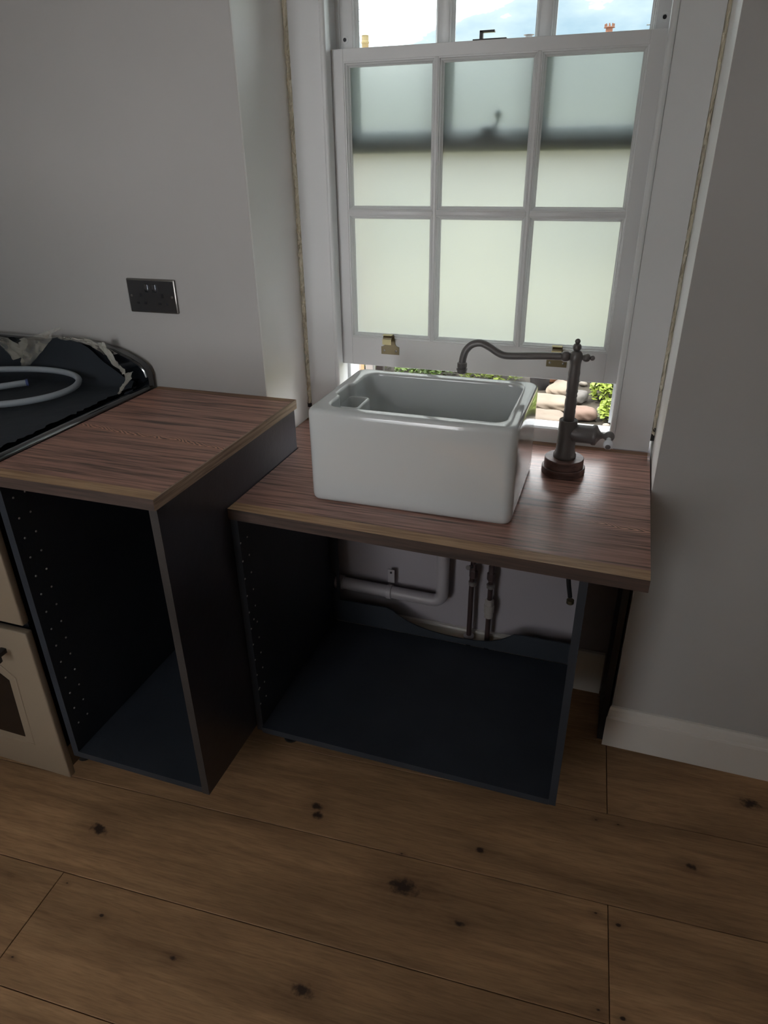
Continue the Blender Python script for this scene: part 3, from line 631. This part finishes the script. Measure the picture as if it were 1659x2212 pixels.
# film climbing the upstand, wavy top
T = []
for i in range(nx + 1):
    x = -1.29 + .915 * i / nx
    if x < -.72: h = 1.022 - .05 * max(0, 1 - abs(x + .745) / .06)
    elif x < -.48: h = .995 + .050 * math.sin((x + .72) / .24 * PI) ** .6
    else: h = max(.935, .995 - .62 * (x + .48))
    T.append([G[i, ny], bm.verts.new((x, -.045, .945)), bm.verts.new((x, -.039, (h + .945) / 2)), bm.verts.new((x, -.0395, h + rnd.uniform(-.002, .002)))])
for a, b in zip(T, T[1:]):
    for k in range(3): bm.faces.new((a[k], b[k], b[k + 1], a[k + 1]))
hf = link('protective_film', bm, FILMDARK, None, True, angle=80); tag(hf, 'dull dark protective sheet covering the black hob', 'film')
def crumple(name, pts, wid, seed, label, n=18, mm=None, amp=.006):
    """a creased strip of clear film along pts"""
    r_ = random.Random(seed); P = smoothpath(pts, n); bm = bmesh.new(); rows = []
    for i, p in enumerate(P):
        f = i / (len(P) - 1); w = wid[0] * (1 - f) + wid[1] * f; row = []
        for k in range(7):
            u = k / 6 - .5
            row.append(bm.verts.new((p.x + u * w * 1.0 + r_.uniform(-.2, .2) * w / 6, p.y - abs(r_.gauss(0, amp)) - .004 * math.sin(k * 2.1 + i * .8), p.z + u * w * .25 + r_.uniform(-amp, amp) * (1 if k in (0, 6) else .5))))
        rows.append(row)
    for a, b in zip(rows, rows[1:]):
        for k in range(6): bm.faces.new((a[k], a[k + 1], b[k + 1], b[k]))
    o = link(name, bm, mm or FILM, None, True, angle=70); tag(o, label, 'film', 'torn film scraps on the hob'); return o
crumple('film_scrap', [(-.66, -.042, 1.055), (-.69, -.05, 1.01), (-.715, -.06, .965)], (.15, .035), 1, 'large crumpled clear film hanging down behind the hose loop', 5, amp=.004)
crumple('film_scrap', [(-.86, -.042, 1.04), (-.79, -.045, 1.02), (-.73, -.052, .985)], (.05, .06), 2, 'clear film creases at the far left of the upstand', 5, amp=.004)
crumple('film_scrap', [(-.60, -.042, 1.047), (-.545, -.042, 1.046), (-.48, -.042, 1.034), (-.43, -.042, 1.012)], (.02, .035), 4, 'thin clear film edge along the top of the upstand', 4, amp=.003)
TORN = mat('whitish_torn_film', (.42, .42, .38), .5)
crumple('film_scrap', [(-.452, -.05, 1.045), (-.430, -.055, 1.01), (-.395, -.065, .985), (-.375, -.075, .972)], (.022, .010), 5, 'pale twisted strap of film near the right end', 6, TORN, .002)
crumple('film_scrap', [(-.372, -.06, .972), (-.370, -.075, .955), (-.372, -.10, .940), (-.362, -.125, .934)], (.026, .006), 6, 'small pale torn film tag at the rounded hob corner', 6, TORN, .002)
# hose coil
hp = []
for i in range(60):
    a = math.radians(-120 + 345 * i / 59)
    hp.append((-.655 + .170 * math.cos(a) , -.155 + .155 * math.sin(a), .945 + .004 * math.sin(a * 2)))
pts = smoothpath([(-1.06, -.36, .945), (-.92, -.375, .944), (-.78, -.375, .943), (-.66, -.345, .943), (-.555, -.295, .943), (-.497, -.225, .944), (-.487, -.150, .946), (-.520, -.088, .95), (-.585, -.060, .955), (-.68, -.070, .96), (-.80, -.12, .962), (-.92, -.19, .96), (-1.0, -.28, .955)], 8)
bm = bmesh.new(); tube(bm, pts, .0082, 14); hs = link('hose', bm, HOSE, None, True); tag(hs, 'grey plastic hose coiled on the dark hob', 'hose')
pts = smoothpath([(-.645, -.140, .945), (-.70, -.20, .944), (-.78, -.26, .944), (-.90, -.31, .944)], 6)
bm = bmesh.new(); tube(bm, pts, .0085, 14); o = link('hose_end', bm, HOSE, hs, True)
bm = bmesh.new(); lathe(bm, [(.0095, -.002), (.0098, .004), (.006, .005)], (-.647, -.142, .945), (1, .95, 0), 14); link('end_band', bm, HOSETIP, hs, True, label='dark blue band on the hose end')

# ================================================================== OUTSIDE
GZ = .30
g = link('garden_ground', B(-25, 25, .45, 60, GZ - .3, GZ), LAWN); tag(g, 'sunlit yellow-green lawn outside the window', 'ground', kind='structure')
bd = link('flower_bed', B(-2.5, 1.9, .46, 3.3, GZ - .1, GZ + .001), mat('soil', (.06, .05, .035), .95, bump=(60, 1, .4))); tag(bd, 'dark soil bed along the outside of the house', 'soil', kind='structure')
def stone(x, y, w, d, h, m, label, cat='stone', group=None, seed=0, name='paving_stone'):
    r_ = random.Random(seed); bm = bmesh.new(); bmesh.ops.create_icosphere(bm, subdivisions=4, radius=1); ph = [r_.uniform(0, 6) for _ in range(6)]
    for v in bm.verts:
        q = v.co; e_ = 5 if cat != 'rock' else 3; k = (abs(q.x) ** e_ + abs(q.y) ** e_ + abs(q.z) ** e_) ** (-1 / e_)
        wv = 1 + .05 * math.sin(3 * q.x + ph[0] + 4 * q.y) + .04 * math.sin(7 * q.y + ph[1]) + .03 * math.sin(9 * q.x + ph[2] + 5 * q.z)
        v.co = Vector((q.x * k * w * .48 * wv, q.y * k * d * .48 * wv, max(0, h * .5 + q.z * k * h * .5 * wv)))
    o = link(name, bm, m, None, True); o.location = (x, y, GZ + .001); o.rotation_euler = (0, 0, r_.uniform(-.3, .3)); tag(o, label, cat, group); return o
stone(.555, 2.00, .20, .20, .05, PAVE, 'sunlit sandy slab beside the dark planter', seed=1)
stone(.56, 1.755, .20, .19, .045, PAVE, 'sunlit sandy slab nearest the sill', seed=2)
stone(.60, 2.26, .14, .2, .05, PAVE, 'sandy slab farthest from the sill', seed=3)
stone(.74, 1.86, .14, .13, .06, PINKSTONE, 'pinkish brown rock right of the tap column', 'rock', seed=4, name='garden_rock')
stone(.70, 2.12, .085, .12, .06, mat('grey_rock', (.14, .13, .12), .9, bump=(40, .6, .3)), 'grey rock among the leaves', 'rock', seed=5, name='garden_rock')
stone(.415, 1.70, .08, .12, .05, TERRA, 'orange brick by the sill behind the sink corner', 'brick', seed=7, name='garden_brick')
stone(.53, 2.47, .18, .09, .07, TERRA, 'orange brick edging beyond the slabs', 'brick', seed=8, name='garden_brick')
r_ = random.Random(5)
NOGO = [(.555, 2.0, .15), (.56, 1.755, .15), (.60, 2.26, .13), (.74, 1.86, .11), (.70, 2.12, .07), (.47, 2.32, .09), (.53, 2.47, .11), (.915, 1.88, .10), (.885, 2.20, .14), (1.15, 2.1, .15), (.82, 2.62, .17), (.17, 2.42, .2), (.415, 1.70, .08)]
spots = []
while len(spots) < 20:
    px_, py_, s_ = r_.uniform(.55, 1.05), r_.uniform(1.65, 2.6), r_.uniform(.018, .034)
    if all(math.hypot(px_ - a, py_ - b) > c + s_ + .004 for a, b, c in NOGO + spots): spots.append((px_, py_, s_))
for px_, py_, s_ in spots:
    bm = bmesh.new(); bmesh.ops.create_icosphere(bm, subdivisions=2, radius=1)
    for v in bm.verts: v.co = Vector((v.co.x * s_, v.co.y * s_ * .8, v.co.z * s_ * .55))
    o = link('pebble', bm, PEBBLE, None, True); o.location = (px_, py_, GZ + .001 + s_ * .5); tag(o, 'pale rounded pebble lying on the dark soil outside', 'pebble', 'pebbles in the flower bed')
def bush(x, y, rad, h, n, size, m, label, seed, base=GZ, stem=True):
    rr = random.Random(seed); t = thing('leafy_plant', (x, y, base), label, 'plant', 'plants outside the window')
    bm = bmesh.new()
    for i in range(n):
        a = rr.uniform(0, 2 * PI); q = rad * math.sqrt(rr.random()); c = Vector((x + q * math.cos(a), y + q * math.sin(a), base + h * (.15 + .85 * rr.random() ** .7) * (1 - .5 * (q / rad) ** 2)))
        s = size * rr.uniform(.6, 1.3); u = Vector((rr.uniform(-1, 1), rr.uniform(-1, 1), rr.uniform(-.3, .6))).normalized(); w = u.cross(Vector((rr.uniform(-.4, .4), rr.uniform(-.4, .4), 1))).normalized(); nn = u.cross(w)
        V = [bm.verts.new(c + p) for p in (-u * s * .5, -u * .15 * s + w * s * .32 + nn * s * .05, u * s * .25 + w * s * .22, u * s * .6, u * s * .25 - w * s * .22, -u * .15 * s - w * s * .32 + nn * s * .05)]
        bm.faces.new(V)
    link('foliage', bm, m, t, kind='stuff')
    bm = bmesh.new()
    for k in range(6):
        a = k * 1.05; tube(bm, [(x, y, base), (x + rad * .3 * math.cos(a), y + rad * .3 * math.sin(a), base + h * .5), (x + rad * .6 * math.cos(a), y + rad * .6 * math.sin(a), base + h * .8)], .004, 5)
    link('stem', bm, LEAF2, t)
bush(.905, 1.88, .09, .13, 420, .036, LEAF, 'bright green leafy plant right of the tap, nearest the sill', 21)
bush(.885, 2.20, .13, .17, 700, .036, LEAF, 'bright green leafy plant beyond the rocks right of the tap', 22)
bush(1.22, 2.10, .14, .2, 400, .055, LEAF, 'bright plant at the far right of the gap', 23)
bush(.84, 2.58, .18, .24, 800, .038, LEAF, 'tall leafy plant just under the sash right of the tap', 27)
bush(.17, 2.42, .19, .17, 750, .032, LEAF, 'low green plant behind the middle of the sink rim', 24)
bush(-.23, 2.42, .19, .15, 750, .032, LEAF2, 'darker green plant behind the left half of the sink rim', 25)
bush(-.64, 2.42, .19, .2, 750, .032, LEAF, 'green plant behind the left back corner of the sink', 26)
# planter
pl = thing('planter', (.47, 2.32, GZ), 'black flower pot with a drooping plant beside the slabs', 'pot')
bm = bmesh.new(); lathe(bm, [(.050, 0), (.066, .15), (.071, .152), (.071, .165), (.062, .165), (.060, .14)], (.47, 2.32, GZ), seg=24); link('pot', bm, POT, pl, True)
bush(.47, 2.32, .09, .10, 70, .05, LEAF, 'small plant growing in the black flower pot', 31, GZ + .166)
# brick pier and posts at the left of the opening
pr_ = thing('brick_pier', (-.06, .62, 0), 'pinkish brick pier outside at the left edge of the window', 'pier')
for k in range(12):
    z = .30 + k * .075; link('brick', B(-.175, .030, .53, .63, z, z + .066, .003, 1), BRICKM, pr_)
bm = bmesh.new(); box(bm, -.17, .027, .535, .625, .30, 1.195); link('mortar', bm, mat('mortar', (.6, .55, .48), .9), pr_)
for x, w_, m_, lab in ((-.055, .030, TRIM, 'white slim post outside beside the brick pier'), (-.012, .028, POT, 'dark slim post outside left of the sink corner')):
    o = link('garden_post', B(x, x + w_, .90, .93, GZ, .79, .002, 1), m_); tag(o, lab, 'post')
o = link('garden_post', B(-.515, -.45, 1.9, 1.95, GZ, 1.5, .003, 1), mat('orange_timber', (.55, .32, .16), .8)); tag(o, 'orange timber post at the left end of the flower bed', 'post')
# far houses with chimneys
def house(x0, x1, y, zr, ze, label, stacks):
    h = thing('far_house', ((x0 + x1) / 2, y + 3, GZ), label, 'building', 'houses beyond the lawn')
    link('wall', B(x0, x1, y, y + 6, GZ, ze), RENDERW, h)
    bm = bmesh.new(); prism(bm, [(y - .3, ze), (y + 3, zr), (y + 6.3, ze)], x0 - .2, x1 + .2, 'yz'); link('roof', bm, SLATE, h)
    n = int((x1 - x0) // 2.6)
    for k in range(n):
        cx = x0 + (k + .5) * (x1 - x0) / n
        w = link('window', B(cx - .55, cx + .55, y - .04, y + .02, 1.3, 2.3), TRIM, h); link('pane', B(cx - .48, cx + .48, y - .055, y - .042, 1.37, 2.23), OVENGLASS, w)
    return h
def stack(h, x, y, zr, zt_, pots):
    link('chimney', B(x - .4, x + .4, y - .3, y + .3, zr - .5, zt_), BRICKM, h)
hA = house(-16, -4.6, 22, 4.35, 2.9, 'long cream house with slate roof behind the left panes', [])
stack(hA, -8.70, 25, 4.35, 4.75, 1)
bm = bmesh.new(); lathe(bm, [(.11, 4.75), (.12, 5.0), (.135, 5.02), (.135, 5.06), (.12, 5.08), (.12, 5.22), (.135, 5.23), (.10, 5.25)], (-8.67, 25, 0), seg=14); link('chimney_pot', bm, YPOT, hA, True, label='buff chimney pot just above the lower sash')
bm = bmesh.new(); tube(bm, [(-9.3, 25, 4.352), (-9.3, 25, 6.1)], .02, 6)
for z, w_ in ((5.95, .5), (5.72, .42), (5.62, .5)): tube(bm, [(-9.3, 25, z), (-9.3 + w_, 25, z + .03)], .015, 5)
link('tv_aerial', bm, METG, hA, label='thin television aerial above the roof')
hB = house(-3.9, 9, 22, 4.35, 2.9, 'long cream house with slate roof behind the right panes', [])
stack(hB, -.64, 25, 4.35, 4.70, 1)
bm = bmesh.new(); lathe(bm, [(.10, 4.70), (.105, 4.98), (.16, 5.02), (.17, 5.0)], (-.64, 25, 0), seg=14)
for k in range(8):
    a = k * PI / 4; box(bm, -.64 + .13 * math.cos(a) - .02, -.64 + .13 * math.cos(a) + .02, 25 + .13 * math.sin(a) - .02, 25 + .13 * math.sin(a) + .02, 5.0, 5.10)
link('chimney_pot', bm, OPOT, hB, label='orange crown shaped chimney pot')
stack(hB, -3.1, 25, 4.35, 4.75, 1)
bm = bmesh.new(); lathe(bm, [(.10, 4.75), (.11, 4.93), (.18, 4.95)], (-3.1, 25, 0), seg=12); link('chimney_pot', bm, METG, hB)
for x, zt_, d_, lab in ((-2.80, 5.32, .13, 'slim street lamp in the sky above the middle pane'), (.60, 5.12, -.13, 'slim street lamp in the sky above the right pane')):
    bm = bmesh.new(); x2 = .8468 + (x - .8468) * 21.5 / 27.54; z2 = 1.4688 + (zt_ - 1.4688) * 21.5 / 27.54; tube(bm, [(x2, 19.96, GZ), (x2, 19.96, z2), (x2 + d_ * .4, 19.96, z2 + .02), (x2 + d_, 19.96, z2 + .02)], .015, 6); o = link('street_lamp', bm, METG, None); tag(o, lab, 'lamp')
# hedge strip behind the beds
hb = random.Random(9)
for k, (x, y, rr2, hh) in enumerate(((-2.6, 8.5, .9, .75), (.3, 9, 1.0, .6), (2.8, 8.5, .9, .7))):
    bush(x, y, rr2, hh, 700, .16, LEAF if k != 1 else LEAF2, ('round shrub on the lawn behind the left panes', 'round shrub on the lawn behind the middle panes', 'round shrub on the lawn behind the right panes')[k], 40 + k)
